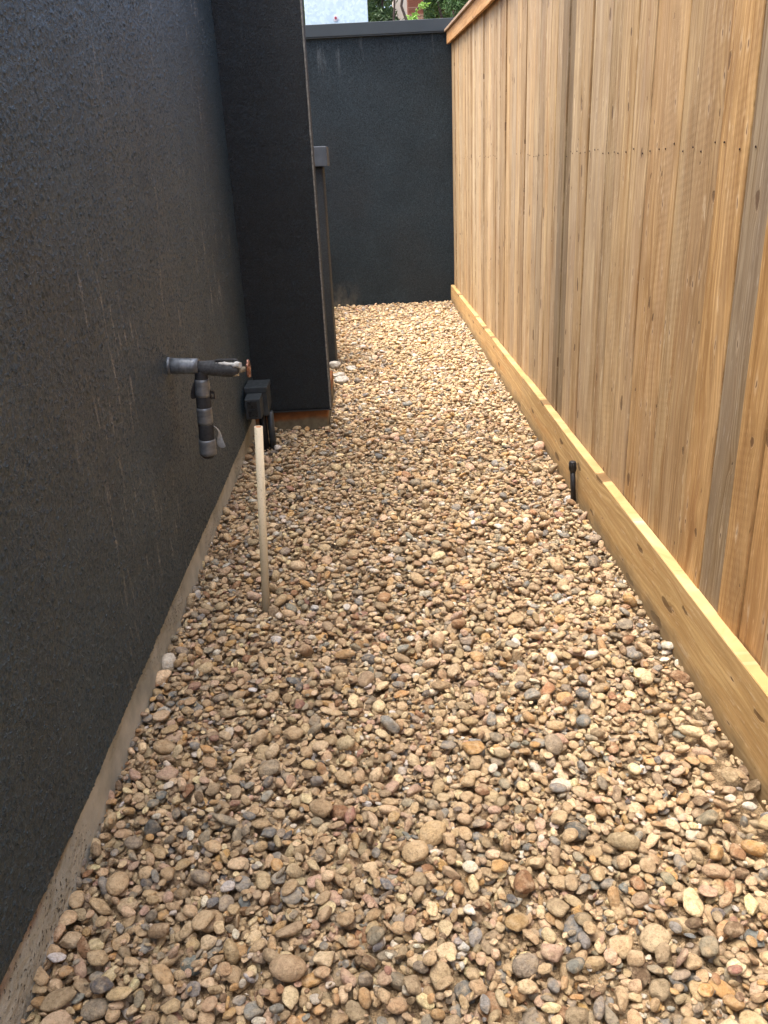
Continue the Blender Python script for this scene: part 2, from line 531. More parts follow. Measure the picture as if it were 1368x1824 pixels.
M['brass'] = simple('dull_brass', lin(180, 170, 146), 0.45, metal=0.4, var=0.3, vs=120).m
M['copper'] = simple('copper_red_handle', lin(138, 98, 82), 0.35, metal=0.6, var=0.6, vs=160).m
M['paper'] = simple('curled_tape_tail', lin(150, 152, 150), 0.6, var=0.2, vs=60).m
M['soil'] = None
n = NT('sandy_soil', 0.95, 0.2)
c = n.mix(n.ramp(n.noise(n.obj, 60, 5, 0.7), [(0.3, 0.0), (0.7, 1.0)]), lin(92, 70, 48), lin(160, 130, 92))
n.base(c)
n.bump(n.noise(n.obj, 120, 4, 0.7), 1.0, 0.01)
M['soil'] = n.m

n = NT('tan_grit', 0.95, 0.2)
c = n.mix(n.ramp(n.noise(n.obj, 240, 4, 0.75), [(0.36, 0.0), (0.62, 1.0)]), lin(120, 98, 72), lin(198, 172, 134))
n.base(c)
n.bump(n.noise(n.obj, 260, 4, 0.75), 1.0, 0.008)
M['grit'] = n.m

# stones: each stone carries its own colour
n = NT('river_stone', 0.8, 0.35)
p = n.obj
col = n.attr('stone_col')
m = n.noise(p, 110, 6, 0.75)
c = n.mix(n.ramp(m, [(0.36, 0.9), (0.54, 0.0)]), col, n.mix(1.0, col, (0.56, 0.52, 0.46, 1), 'MULTIPLY'))
c = n.mix(n.ramp(n.noise(p, 60, 3, 0.6), [(0.46, 0.0), (0.72, 0.6)]), c, lin(202, 180, 146))
c = n.mix(n.ramp(n.noise(p, 24, 3, 0.6), [(0.56, 0.0), (0.72, 0.3)]), c, lin(176, 142, 96))
c = n.mix(n.ramp(n.noise(p, 420, 2, 0.6), [(0.58, 0.0), (0.72, 0.65)]), c, n.mix(1.0, col, (0.3, 0.27, 0.24, 1), 'MULTIPLY'))
n.base(c)
n.rough(n.ramp(m, [(0.3, 0.7), (0.7, 0.92)]))
n.bump(n.math('ADD', n.noise(p, 160, 5, 0.7), n.math('MULTIPLY', n.noise(p, 60, 3, 0.5), 1.0)), 1.0, 0.0060)
M['stone'] = n.m
n = NT('pale_rubble', 0.9, 0.3)
c = n.mix(n.ramp(n.noise(n.obj, 50, 5, 0.65), [(0.35, 0.0), (0.65, 1.0)]), lin(140, 134, 122), lin(190, 186, 176))
n.base(c)
n.bump(n.noise(n.obj, 90, 4, 0.7), 0.8, 0.004)
M['rubble'] = n.m


def leafmat(name, a, b):
    n = NT(name, 0.5, 0.4)
    r = n.attr('leaf_rnd', 'Fac')
    n.base(n.mix(r, a, b))
    n.b.inputs['Transmission Weight'].default_value = 0.0
    n.b.inputs['Subsurface Weight'].default_value = 0.0
    tr = n.n('ShaderNodeBsdfTranslucent')
    n.put(tr.inputs[0], n.mix(r, a, b))
    mx = n.n('ShaderNodeMixShader')
    mx.inputs[0].default_value = 0.3
    n.t.links.new(n.b.outputs[0], mx.inputs[1])
    n.t.links.new(tr.outputs[0], mx.inputs[2])
    n.t.links.new(mx.outputs[0], n.t.nodes['Material Output'].inputs[0])
    return n.m


M['leaf_a'] = leafmat('green_leaves', (0.045, 0.10, 0.03, 1), (0.13, 0.24, 0.08, 1))
M['leaf_b'] = leafmat('dark_leaves', (0.03, 0.065, 0.02, 1), (0.10, 0.17, 0.07, 1))
M['leaf_c'] = leafmat('bright_leaves', (0.16, 0.33, 0.05, 1), (0.30, 0.50, 0.10, 1))
M['bark'] = simple('grey_brown_bark', lin(74, 62, 54), 0.9, var=0.4, vs=18, bumps=1.0, bscale=40).m
M['redwood'] = wood('red_brown_post', True, light=lin(128, 78, 56), dark=lin(84, 46, 32), grey=0.1, knots=0.1, board_attr=False).m
M['cream'] = simple('cream_paint', lin(206, 200, 190), 0.7, var=0.06, vs=4).m
M['roofing'] = simple('grey_shingle', lin(96, 94, 92), 0.9, var=0.3, vs=30).m

# ---------------------------------------------------------------- ground
bm = bmesh.new()
v = [bm.verts.new(p) for p in ((-150, -150, -0.06), (150, -150, -0.06), (150, 150, -0.06), (-150, 150, -0.06))]
bm.faces.new(v)
tag(mk('ground', bm, M['soil']), 'bare sandy soil under and beyond the gravel', 'ground', kind='structure')

# packed sand and grit that fills the gaps between the stones
bm = bmesh.new()
gxs = [-0.80 + 0.02 * i for i in range(86)]
gys = [-0.6 + 0.03 * i for i in range(331)]
gg = [[bm.verts.new((x, min(y, 9.28), -0.0265 + 0.004 * mnoise.noise(Vector((x * 9, y * 9, 1))) + 0.004 * mnoise.noise(Vector((x * 30, y * 30, 7))))) for y in gys] for x in gxs]
for i in range(len(gxs) - 1):
    for j in range(len(gys) - 1):
        bm.faces.new((gg[i][j], gg[i + 1][j], gg[i + 1][j + 1], gg[i][j + 1]))
tag(mk('gravel_bed', bm, M['grit'], None, smooth=True), 'packed tan sand and grit showing between the stones', 'ground', kind='structure')

# ---------------------------------------------------------------- the house on the left
WX = -0.71            # face of the main stucco wall
YC = 4.75             # face of the projecting wall
XC = -0.268           # its outer corner
WH = 3.4
house = empty('house', (-1.2, 1.5, 0))
tag(house, 'charcoal stucco house wall on the left, standing on a bare concrete footing', 'house')


def wall_sheet(name, fn, us, vs, mat, parent, thick=None):
    """a grid surface with slight waviness"""
    bm = bmesh.new()
    grid = [[bm.verts.new(fn(u, v)) for v in vs] for u in us]
    for i in range(len(us) - 1):
        for j in range(len(vs) - 1):
            bm.faces.new((grid[i][j], grid[i + 1][j], grid[i + 1][j + 1], grid[i][j + 1]))
    return mk(name, bm, mat, parent, smooth=True)


def zlow(y):           # lower edge of the stucco, uneven by hand
    return 0.128 + max(0, 1.5 - y) * 0.045 + 0.004 * mnoise.noise(Vector((y * 3, 0, 0)))


# main wall: solid slab, front face at WX, slightly wavy lower edge
def band_noise(nu, nv, s1, s2, seed):
    r = np.random.default_rng(seed).normal(size=(nu, nv))
    fu = np.fft.fftfreq(nu)[:, None]; fv = np.fft.fftfreq(nv)[None, :]
    k = 2 * PI ** 2 * (fu ** 2 + fv ** 2)
    a = np.fft.ifft2(np.fft.fft2(r) * (np.exp(-k * s1 ** 2) - np.exp(-k * s2 ** 2))).real
    return a / a.std()


ST = 0.0034
YA, YE, ZE = 0.22, 4.7485, 2.45
nu, nv = int((YE - YA) / ST), int((ZE - 0.128) / ST)
g1 = band_noise(nu, nv, 0.85, 1.8, 1)
g2 = band_noise(nu, nv, 1.6, 3.6, 2)
hh = 0.0017 * np.clip(g1 - 0.55, 0, 2.2) + 0.0005 * np.clip(g2, -0.5, 2.4) + 0.0006 * band_noise(nu, nv, 14, 40, 3)
yy_ = np.linspace(YA, YE, nu); tt = np.linspace(0, 1, nv)
zl = np.array([zlow(y) for y in yy_])
Yg = np.repeat(yy_[:, None], nv, 1)
Zg = zl[:, None] + (ZE - zl[:, None]) * tt[None, :]
Xg = WX + hh + 0.003 * np.sin(Yg * 2.1) * 0.6
Xg[:, 0] = WX - 0.006; Xg[:, -1] = WX - 0.004; Xg[0, :] = WX - 0.004
V1 = np.stack([Xg, Yg, Zg], -1).reshape(-1, 3)
ii = (np.arange(nu - 1)[:, None] * nv + np.arange(nv - 1)[None, :]).ravel()
Q1 = np.stack([ii, ii + nv, ii + nv + 1, ii + 1], 1)
V2, Q2 = [], []
ys = [-4.0, -3, -2, -1, 0.0, 0.2, 0.225] + [0.3 + 0.1 * k for k in range(44)] + [4.75]
ys = sorted(y for y in ys if y <= 4.75)
for y in ys:
    fx = WX if y <= 0.2 else WX - 0.0045
    V2 += [(fx, y, zlow(y) + 0.001), (fx, y, 2.44), (WX - 0.001, y, 2.452), (WX, y, WH), (-1.0, y, WH), (-1.0, y, zlow(y) + 0.001)]
b0 = len(V1)
for i in range(len(ys) - 1):
    for k in range(6):
        a = b0 + i * 6 + k; b = b0 + i * 6 + (k + 1) % 6
        Q2.append((a, b, b + 6, a + 6))
V1 = np.concatenate([V1, np.array(V2)])
Q1 = np.concatenate([Q1, np.array(Q2)])
me = bpy.data.meshes.new('wall')
me.vertices.add(len(V1)); me.vertices.foreach_set('co', V1.astype(np.float32).ravel())
me.loops.add(len(Q1) * 4); me.loops.foreach_set('vertex_index', Q1.astype(np.int32).ravel())
me.polygons.add(len(Q1))
me.polygons.foreach_set('loop_start', np.arange(0, len(Q1) * 4, 4, dtype=np.int32))
me.polygons.foreach_set('use_smooth', np.concatenate([np.ones(len(ii), bool), np.zeros(len(Q2), bool)]))
me.materials.append(M['stucco'])
me.update(calc_edges=True)
o = bpy.data.objects.new('wall', me)
C.objects.link(o); o.parent = house; o.location = -Vector(house.location)

# the projecting wall at the corner
bm = bmesh.new()
box(bm, -0.99, XC, YC + 0.002, 4.93, 0.122, WH)
mk('projecting_wall', bm, M['stucco_bump'], house, bevel=0.008)
bm = bmesh.new()
N = 160
prevr = None
for i in range(N):
    z = 0.122 + (WH - 0.13) * (i / (N - 1)) ** 1.6
    wdt = 0.006 + 0.002 * mnoise.noise(Vector((0, 0, z * 14)))
    ring = [bm.verts.new(q) for q in ((XC - wdt, YC - 0.0015, z), (XC + 0.002, YC - 0.0015, z), (XC + 0.002, YC + 0.008, z), (XC - wdt, YC + 0.008, z))]
    if prevr:
        for k in range(4): bm.faces.new((prevr[k], prevr[(k + 1) % 4], ring[(k + 1) % 4], ring[k]))
    prevr = ring
mk('corner_bead', bm, M['bead'], house)  # edge strip: bead plus the brightly lit return, as one pale colour
# rest of the house further back and its side return, behind the projection
bm = bmesh.new()
box(bm, -1.6, -0.76, 4.935, 9.0, 0.122, 1.25)
mk('rear_wall', bm, M['stucco_bump'], house)
# footing
bm = bmesh.new()
ys = [-4 + i * 0.05 for i in range(176)]
ys = [y for y in ys if y < YC] + [YC + 0.02]
cols = []
for y in ys:
    rough = max(0, 1 - abs(y - 1.25) / 0.4)
    rr = []
    for z in (-0.2, -0.02, 0.02, 0.06, 0.10, zlow(y) - 0.004):
        d = 0.004 * mnoise.noise(Vector((y * 4, z * 10, 2))) + rough * (0.012 * mnoise.noise(Vector((y * 22, z * 30, 2))) + 0.004)
        rr.append(bm.verts.new((-0.722 + d, y, z)))
    cols.append(rr)
for i in range(len(cols) - 1):
    for k in range(5):
        bm.faces.new((cols[i][k], cols[i + 1][k], cols[i + 1][k + 1], cols[i][k + 1]))
# back of the footing so that it is solid
e0, e1 = cols[0], cols[-1]
b = [bm.verts.new(q) for q in ((-0.95, ys[0], -0.2), (-0.95, ys[0], 0.12), (-0.95, ys[-1], -0.2), (-0.95, ys[-1], 0.12))]
bm.faces.new((b[0], b[1], b[3], b[2]))
mk('footing', bm, M['concrete'], house, smooth=False)
bm = bmesh.new()
box(bm, -0.98, -0.292, 4.775, 5.75, -0.2, 0.119)
mk('footing', bm, M['stained'], house, bevel=0.006)
# flashing lip under the stucco
bm = bmesh.new()
box(bm, -0.98, XC + 0.003, YC - 0.004, YC + 0.02, 0.114, 0.1215)
mk('flashing', bm, M['flash'], house)

# ---------------------------------------------------------------- low pier behind the projection
pier = empty('wall_pier', (-0.4, 6.5, 0))
tag(pier, 'narrow charcoal stucco pier with metal cap, half hidden behind the projecting house wall', 'pier')
bm = bmesh.new()
box(bm, -0.758, -0.292, 6.38, 6.66, -0.1, 1.44)
mk('pier_wall', bm, M['stucco_pier'], pier, bevel=0.012)
bm = bmesh.new()
box(bm, -0.758, -0.255, 6.345, 6.70, 1.441, 1.57)
mk('cap', bm, M['cap_metal'], pier, bevel=0.004)
# ---------------------------------------------------------------- wall across the end
YB = 9.29
bw = empty('end_wall', (0, YB, 0))
tag(bw, 'dark blue grey stucco wall closing the far end under a metal coping', 'wall')
bm = bmesh.new()
box(bm, -3.2, 2.6, YB, YB + 0.22, -0.1, 2.62)
o = mk('wall', bm, M['stucco_far'], bw)
bm = bmesh.new()
box(bm, -3.2, 2.6, YB - 0.035, YB + 0.255, 2.60, 2.708)
box(bm, -3.2, 2.6, YB - 0.028, YB - 0.002, 2.588, 2.601)
mk('coping', bm, M['coping'], bw, bevel=0.004)
for o in list(bw.children):
    pass

# ---------------------------------------------------------------- fence
fence = empty('wooden_fence', (0.93, 4, 0))
tag(fence, 'tall fence of upright tan cedar boards with a cap and kickboard along the right side', 'fence')
FX = 0.92


def ztop(y): return 2.40 + max(0.0, y - 6.2) * 0.037


def zkick(y):
    if y > 4.87: return 0.222 - (y - 4.87) * 0.010
    return 0.228 + (4.87 - y) * 0.0092


def board_mesh(boards, axis='z'):
    """boards: list of dict(y0,y1,z0,z1,x0,x1,col,rnd); every board has chamfered long edges"""
    V, F, COL, RND = [], [], [], []
    for b in boards:
        ch = 0.0022
        nz = b.get('n', 12)
        base = len(V)
        for i in range(nz + 1):
            t = i / nz
            wob = b.get('wob', 0.0)
            if axis == 'z':
                z = b['z0'] + (b['z1'] - b['z0']) * t
                dx = b.get('dx', 0) + wob * mnoise.noise(Vector((b['rnd'][0] * 50, z * 0.8, 3)))
                dy = 0.0015 * mnoise.noise(Vector((b['rnd'][1] * 50, z * 1.1, 9)))
                x0, x1, y0, y1 = b['x0'] + dx, b['x1'] + dx, b['y0'] + dy, b['y1'] + dy
                tw = b.get('tw', 0) * (0.5 + 0.5 * mnoise.noise(Vector((z * .5, b['rnd'][0] * 9, 0))))
                ring = [(x0 + ch + tw, y0, z), (x0 + tw, y0 + ch, z), (x0 - tw, y1 - ch, z), (x0 + ch - tw, y1, z), (x1, y1, z), (x1, y0, z)]
            else:
                y = b['y0'] + (b['y1'] - b['y0']) * t
                dx = b.get('dx', 0) + wob * mnoise.noise(Vector((y * 1.1, b['rnd'][0] * 50, 3)))
                zt = b['zf'](y) + 0.002 * mnoise.noise(Vector((y * 2.0, 0, 4)))
                z0 = b['z0'] if not callable(b['z0']) else b['z0'](y)
                x0, x1 = b['x0'] + dx, b['x1'] + dx
                ring = [(x0 + ch, y, z0), (x0, y, z0 + ch), (x0, y, zt - ch), (x0 + ch, y, zt), (x1, y, zt), (x1, y, z0)]
            V += ring
        for i in range(nz):
            for k in range(6):
                a = base + i * 6 + k
                c_ = base + i * 6 + (k + 1) % 6
                F.append((a, c_, c_ + 6, a + 6))
        F.append(tuple(base + k for k in range(6))[::-1])
        F.append(tuple(base + nz * 6 + k for k in range(6)))
        COL += [b['col']] * (6 * (nz + 1))
        RND += [b['rnd']] * (6 * (nz + 1))
    return V, F, COL, RND


def boards_obj(name, boards, mat, parent, axis='z', extra=None):
    V, F, COL, RND = board_mesh(boards, axis)
    me = bpy.data.meshes.new(name)
    nb = len(V)
    mi = [0] * len(F)
    if extra:
        for (vv, ff) in extra:
            o_ = len(V)
            V += vv
            F += [tuple(i + o_ for i in f) for f in ff]
            mi += [1] * len(ff)
            COL += [(1, 1, 1, 1)] * len(vv)
            RND += [(0, 0, 0, 1)] * len(vv)
    me.from_pydata(V, [], F)
    a = me.attributes.new('board_col', 'FLOAT_COLOR', 'POINT')
    a.data.foreach_set('color', np.array(COL, dtype=np.float32).ravel())
    a = me.attributes.new('board_rnd', 'FLOAT_COLOR', 'POINT')
    a.data.foreach_set('color', np.array(RND, dtype=np.float32).ravel())
    me.materials.append(mat)
    me.materials.append(M['nail'])
    me.polygons.foreach_set('material_index', mi)
    me.update()
    bm = bmesh.new(); bm.from_mesh(me)
    bmesh.ops.recalc_face_normals(bm, faces=bm.faces)
    bm.to_mesh(me); bm.free()
    o = bpy.data.objects.new(name, me)
    C.objects.link(o)
    o.parent = parent
    wl = Vector(parent.location)
    o.location = -wl
    return o


def rnd4(): return (random.random(), random.random(), random.random(), 1)


# seams read off the photograph near the camera, regular further on
seams = [-1.5]
while seams[-1] < 1.55: seams.append(seams[-1] + 0.14)
seams = [s_ for s_ in seams if s_ < 1.5] + [1.575, 1.715, 1.86, 1.985, 2.128, 2.305, 2.476, 2.615, 2.761, 2.905, 3.07, 3.25, 3.39]
while seams[-1] < 9.15: seams.append(seams[-1] + random.choice([0.135, 0.14, 0.14, 0.142, 0.12]))
seams = [s_ for s_ in seams if s_ < 9.2] + [9.283]
boards = []
tints = [(1, 1, 1), (0.93, 0.92, 0.92), (1.0, 0.95, 0.88), (0.9, 0.85, 0.78), (1.03, 1.0, 0.97), (0.80, 0.78, 0.76), (0.97, 0.9, 0.8), (0.76, 0.70, 0.62), (0.88, 0.87, 0.88)]
special = {2.128: (0.90, 0.76, 0.58), 1.985: (0.60, 0.61, 0.66), 1.86: (0.84, 0.68, 0.48), 2.305: (0.78, 0.69, 0.58), 2.476: (0.84, 0.78, 0.70), 2.615: (0.90, 0.80, 0.68),
           2.761: (0.9, 0.78, 0.64), 2.905: (0.93, 0.88, 0.84), 1.715: (0.9, 0.72, 0.52)}
nails = []


def nail(x, y, z, r=0.0027):
    vv = [(x - 0.0012, y, z)] + [(x - 0.0002, y + r * math.cos(k * PI / 4), z + r * math.sin(k * PI / 4)) for k in range(8)] + \
         [(x + 0.002, y + r * math.cos(k * PI / 4), z + r * math.sin(k * PI / 4)) for k in range(8)]
    ff = [(0, 1 + k, 1 + (k + 1) % 8) for k in range(8)] + [(1 + k, 9 + k, 9 + (k + 1) % 8, 1 + (k + 1) % 8) for k in range(8)]
    return vv, ff


for i in range(len(seams) - 1):
    y0, y1 = seams[i], seams[i + 1]
    gap = random.uniform(0.0006, 0.0019)
    c = random.choice(tints)
    for k_, v_ in special.items():
        if abs(k_ - y0) < 0.004: c = v_
    # the darker weathered board half way along
    if 3.98 < (y0 + y1) / 2 < 4.16: c = (0.50, 0.49, 0.48)
    k_ = random.uniform(0.93, 1.04)
    c = tuple(v_ * k_ for v_ in c)
    dx = random.uniform(-0.006, 0.003)
    boards.append(dict(y0=y0 + gap, y1=y1 - gap, z0=0.02, z1=ztop((y0 + y1) / 2) + 0.02, x0=FX, x1=FX + 0.016, col=c + (1,),
                       rnd=rnd4(), dx=dx, wob=0.003, tw=random.uniform(-0.0025, 0.0025), n=14))
    if y0 > -0.2:
        for zz in (1.447,):
            for fy in (0.22, 0.78):
                if random.random() < (0.9 if y0 < 4 else 0.35):
                    nails.append(nail(FX + dx - 0.003, y0 + (y1 - y0) * fy + random.uniform(-.006, .006), zz + random.uniform(-.013, .013)))
boards_obj('board_panel', boards, M['fence'], fence, 'z', nails)
# a second layer of boards closes the gaps from behind; rails and posts hold it up
bm = bmesh.new()
box(bm, FX + 0.0205, FX + 0.0335, -1.5, 9.28, 0.02, 2.38)
mk('back_panel', bm, M['trim'], fence)
bm = bmesh.new()
for zz in (0.45, 1.40, 2.10): box(bm, FX + 0.035, FX + 0.06, -1.5, 9.28, zz, zz + 0.09)
mk('rail', bm, M['trim'], fence)
for yy in (-1.4, 1.0, 3.4, 5.8, 8.2):
    bm = bmesh.new(); box(bm, FX + 0.062, FX + 0.15, yy, yy + 0.09, -0.1, 2.3)
    mk('post', bm, M['trim'], fence)
W1 = (1, 1, 1, 1)
boards_obj('kickboard', [dict(y0=-1.5, y1=4.869, zf=zkick, z0=-0.08, x0=0.88, x1=0.917, col=(1, 0.98, 0.93, 1), rnd=rnd4(), wob=0.004, n=80)], M['treated'], fence, 'y')
boards_obj('kickboard', [dict(y0=4.874, y1=9.27, zf=zkick, z0=-0.08, x0=0.882, x1=0.917, col=(0.96, 0.9, 0.82, 1), rnd=rnd4(), wob=0.004, n=50)], M['treated'], fence, 'y')
boards_obj('fascia', [dict(y0=-1.5, y1=9.25, zf=lambda y: ztop(y) + 0.075, z0=lambda y: ztop(y) - 0.03, x0=0.872, x1=0.893, col=(1.0, .92, .82, 1), rnd=rnd4(), n=40)], M['trim'], fence, 'y')
boards_obj('fascia', [dict(y0=-1.5, y1=9.26, zf=lambda y: ztop(y) + 0.070, z0=lambda y: ztop(y) - 0.012, x0=0.895, x1=0.916, col=(.8, .72, .62, 1), rnd=rnd4(), n=40)], M['trim'], fence, 'y')
boards_obj('cap_board', [dict(y0=-1.5, y1=9.25, zf=lambda y: ztop(y) + 0.10, z0=lambda y: ztop(y) + 0.0775, x0=0.850, x1=1.02, col=(.9, .88, .88, 1), rnd=rnd4(), n=40)], M['captop'], fence, 'y')

# ---------------------------------------------------------------- outdoor tap
tap = empty('outdoor_tap', (WX, 2.843, 0.83))
tag(tap, 'garden tap in foam insulation with a taped drop pipe, sticking out of the wall', 'tap')
TY = 2.843
bm = bmesh.new()
tube(bm, [(-0.70, TY, 0.835), (-0.66, TY, 0.833), (-0.63, TY, 0.8305), (-0.606, TY, 0.828)], [0.0275, 0.027, 0.0268, 0.0272], 28)
tube(bm, [(-0.713, TY, 0.8355), (-0.7005, TY, 0.835)], [0.031, 0.029], 28)
mk('sleeve', bm, M['sleeve'], tap)
bm = bmesh.new()
tube(bm, [(-0.606 + 0.0105 * i, TY, 0.8255 - 0.0013 * i) for i in range(14)],
     [0.0215, 0.0235, 0.025, 0.0255, 0.0262, 0.0262, 0.0255, 0.026, 0.0262, 0.026, 0.0255, 0.0245, 0.022, 0.015], 24, wob=0.10, seed=3)
mk('foam_cover', bm, M['foam'], tap)
bm = bmesh.new()     # crusty strip and lifted flap along the top of the foam
pts, rr = [], []
for i in range(12):
    t = i / 11
    pts.append((-0.545 + 0.085 * t, TY - 0.010 + 0.002 * math.sin(i * 2.1), 0.8385 - 0.010 * t + 0.0012 * math.sin(i * 3.7)))
    rr.append(0.004 + 0.007 * t + 0.0015 * math.sin(i * 5.1))
tube(bm, pts, rr, 10, wob=0.4, seed=8)
mk('mineral_crust', bm, M['crust'], tap)
bm = bmesh.new()
pts = [(-0.548, TY, 0.8455), (-0.52, TY, 0.8485), (-0.49, TY + .002, 0.8485), (-0.473, TY + .002, 0.8455), (-0.468, TY + .002, 0.838)]
for a_, b_ in zip(pts[:-1], pts[1:]):
    q = [bm.verts.new(v_) for v_ in ((a_[0], a_[1] - .012, a_[2]), (a_[0], a_[1] + .012, a_[2]), (b_[0], b_[1] + .012, b_[2]), (b_[0], b_[1] - .012, b_[2]))]
    bm.faces.new(q)
o = mk('foam_flap', bm, M['foam_dark'], tap)
md = o.modifiers.new('s', 'SOLIDIFY'); md.thickness = 0.0022
bm = bmesh.new()
tube(bm, [(-0.490, TY, 0.815), (-0.482, TY - .004, 0.797), (-0.481, TY - .005, 0.789)], [0.013, 0.0125, 0.012], 16)
mk('spout', bm, M['brass'], tap)
bm = bmesh.new()
tube(bm, [(-0.468, TY, 0.8115), (-0.458, TY, 0.8112), (-0.4575, TY, 0.8112), (-0.447, TY, 0.811), (-0.4465, TY, 0.811), (-0.434, TY, 0.811)],
     [0.012, 0.012, 0.0095, 0.0095, 0.006, 0.006], 6)
mk('valve_stem', bm, M['brass'], tap)
bm = bmesh.new()     # lobed hand wheel
NW = 48
HC = Vector((-0.436, TY, 0.811))
rings = []
for i in range(NW):
    a = 2 * PI * i / NW
    R_ = 0.0255 + 0.0035 * math.cos(5 * a)
    cen = HC + Vector((0, math.cos(a) * R_, math.sin(a) * R_))
    ring = []
    for k in range(8):
        b_ = 2 * PI * k / 8
        rr_ = 0.0048
        ring.append(bm.verts.new(cen + Vector((math.sin(b_) * rr_, math.cos(a) * math.cos(b_) * rr_, math.sin(a) * math.cos(b_) * rr_))))
    rings.append(ring)
for i in range(NW):
    for k in range(8):
        f = bm.faces.new((rings[i][k], rings[(i + 1) % NW][k], rings[(i + 1) % NW][(k + 1) % 8], rings[i][(k + 1) % 8]))
        f.smooth = True
for j in range(5):
    a = 2 * PI * j / 5
    tube(bm, [HC, HC + Vector((0, math.cos(a) * 0.026, math.sin(a) * 0.026))], [0.0045, 0.0038], 8)
tube(bm, [HC - Vector((0.006, 0, 0)), HC + Vector((0.006, 0, 0))], [0.009, 0.008], 12)
mk('hand_wheel', bm, M['copper'], tap)


def dropx(z): return -0.601 - (0.80 - z) * 0.045


def band(name, z0, z1, r0, r1, mat, bulge=0.0, wob=0.02, seed=0, nn=6):
    bm = bmesh.new()
    pts, rr = [], []
    for i in range(nn + 1):
        t = i / nn
        z = z0 + (z1 - z0) * t
        pts.append((dropx(z), TY, z)); rr.append(r0 + (r1 - r0) * t + bulge * math.sin(PI * t))
    tube(bm, pts, rr, 26, wob=wob, seed=seed)
    return mk(name, bm, mat, tap)


band('foam_band', 0.812, 0.782, 0.0215, 0.0235, M['foam_dark'], seed=1)
band('tape_band', 0.785, 0.723, 0.0255, 0.0265, M['tape'], seed=2)
band('foam_band', 0.7255, 0.681, 0.0258, 0.0264, M['foam_dark'], seed=3)
band('tape_band', 0.684, 0.624, 0.0268, 0.0272, M['tape'], seed=4)
band('foam_band', 0.6265, 0.563, 0.0262, 0.0275, M['foam_dark'], seed=5, wob=0.06)
band('tape_band', 0.567, 0.510, 0.0292, 0.0308, M['tape'], seed=6)
band('foam_band', 0.512, 0.497, 0.0270, 0.0190, M['foam_dark'], seed=7)


def ribbon(name, rows, mat, th=0.0012):
    bm = bmesh.new()
    pv = None
    for a_, b_ in rows:
        cur = [bm.verts.new(a_), bm.verts.new(b_)]
        if pv: bm.faces.new((pv[0], pv[1], cur[1], cur[0]))
        pv = cur
    o = mk(name, bm, mat, tap, smooth=True)
    md = o.modifiers.new('s', 'SOLIDIFY'); md.thickness = th
    md = o.modifiers.new('u', 'SUBSURF'); md.levels = 2; md.render_levels = 2
    return o


ribbon('tape_tail', [((-0.6235, TY, 0.788), (-0.621, TY + .02, 0.786)), ((-0.636, TY - .008, 0.765), (-0.622, TY + .01, 0.76)),
                     ((-0.646, TY - .010, 0.74), (-0.626, TY + .008, 0.733)), ((-0.650, TY - .008, 0.716), (-0.634, TY + .012, 0.708))], M['foam_dark'])
ribbon('tape_tail', [((-0.583, TY - .010, 0.617), (-0.580, TY + .01, 0.612)), ((-0.571, TY - .012, 0.612), (-0.566, TY + .008, 0.598)),
                     ((-0.563, TY - .010, 0.594), (-0.559, TY + .006, 0.585)), ((-0.574, TY - .004, 0.572), (-0.557, TY + .004, 0.574)),
                     ((-0.580, TY + .002, 0.545), (-0.550, TY - .006, 0.548)), ((-0.576, TY + .004, 0.527), (-0.541, TY - .010, 0.531))], M['paper'])
bm = bmesh.new()     # small buckle of the strap
box(bm, -0.578, -0.574, TY - .004, TY + .006, 0.711, 0.742)
box(bm, -0.566, -0.562, TY - .004, TY + .006, 0.711, 0.738)
box(bm, -0.574, -0.566, TY - .003, TY + .005, 0.731, 0.740)
box(bm, -0.574, -0.566, TY - .003, TY + .005, 0.712, 0.718)
tube(bm, [(-0.572, TY, 0.736), (-0.581, TY, 0.752)], [0.002, 0.0015], 6)
mk('buckle', bm, M['black_pipe'], tap)

# ---------------------------------------------------------------- outdoor electrical box
eb = empty('electrical_box', (-0.62, 4.4, 0))
tag(eb, 'charcoal painted outdoor power box on two posts in the inner wall corner', 'electrical box')
BX0, BX1, BY0, BY1, BZ0, BZ1 = -0.70, -0.577, 4.335, 4.50, 0.215, 0.345
bm = bmesh.new()
vs, fs = box(bm, BX0, BX1 - 0.004, BY0 + 0.004, BY1, BZ0, BZ1)
# lower rear edge tapers up as on the real box
for v_ in vs:
    if v_.co.y > BY0 + 0.1 and v_.co.z < BZ0 + 0.01: v_.co.z += 0.03
mk('housing', bm, M['box_paint'], eb, bevel=0.003)
bm = bmesh.new()
box(bm, BX0, BX1, BY0 - 0.004, BY1 + 0.004, BZ1 + 0.001, BZ1 + 0.030)
mk('lid', bm, M['box_paint'], eb, bevel=0.003)
bm = bmesh.new()
vs, fs = box(bm, -0.687, -0.606, 4.222, 4.333, 0.232, 0.345)
for v_ in vs:
    if v_.co.y < 4.25 and v_.co.z > 0.3: v_.co.z -= 0.006
cov = mk('outlet_cover', bm, M['box_paint'], eb, bevel=0.003)
bm = bmesh.new()
box(bm, -0.674, -0.624, 4.2165, 4.2215, 0.292, 0.329)
box(bm, -0.672, -0.622, 4.2165, 4.2215, 0.246, 0.286)
mk('hatch', bm, M['hatch_paint'], cov, bevel=0.0015)
for (px, py, r, mt) in ((-0.588, 4.43, 0.019, M['box_paint']), (-0.632, 4.44, 0.021, M['black_pipe'])):
    bm = bmesh.new()
    tube(bm, [(px, py, -0.05), (px, py, 0.10), (px, py, 0.2155)], [r * 1.05, r, r], 18)
    mk('post', bm, mt, eb)
bm = bmesh.new()
for zz in (0.30, 0.30): pass
tube(bm, [(-0.702, 4.42, 0.30), (-0.7095, 4.42, 0.30)], 0.012, 12)
mk('mounting_bracket', bm, M['box_paint'], eb)

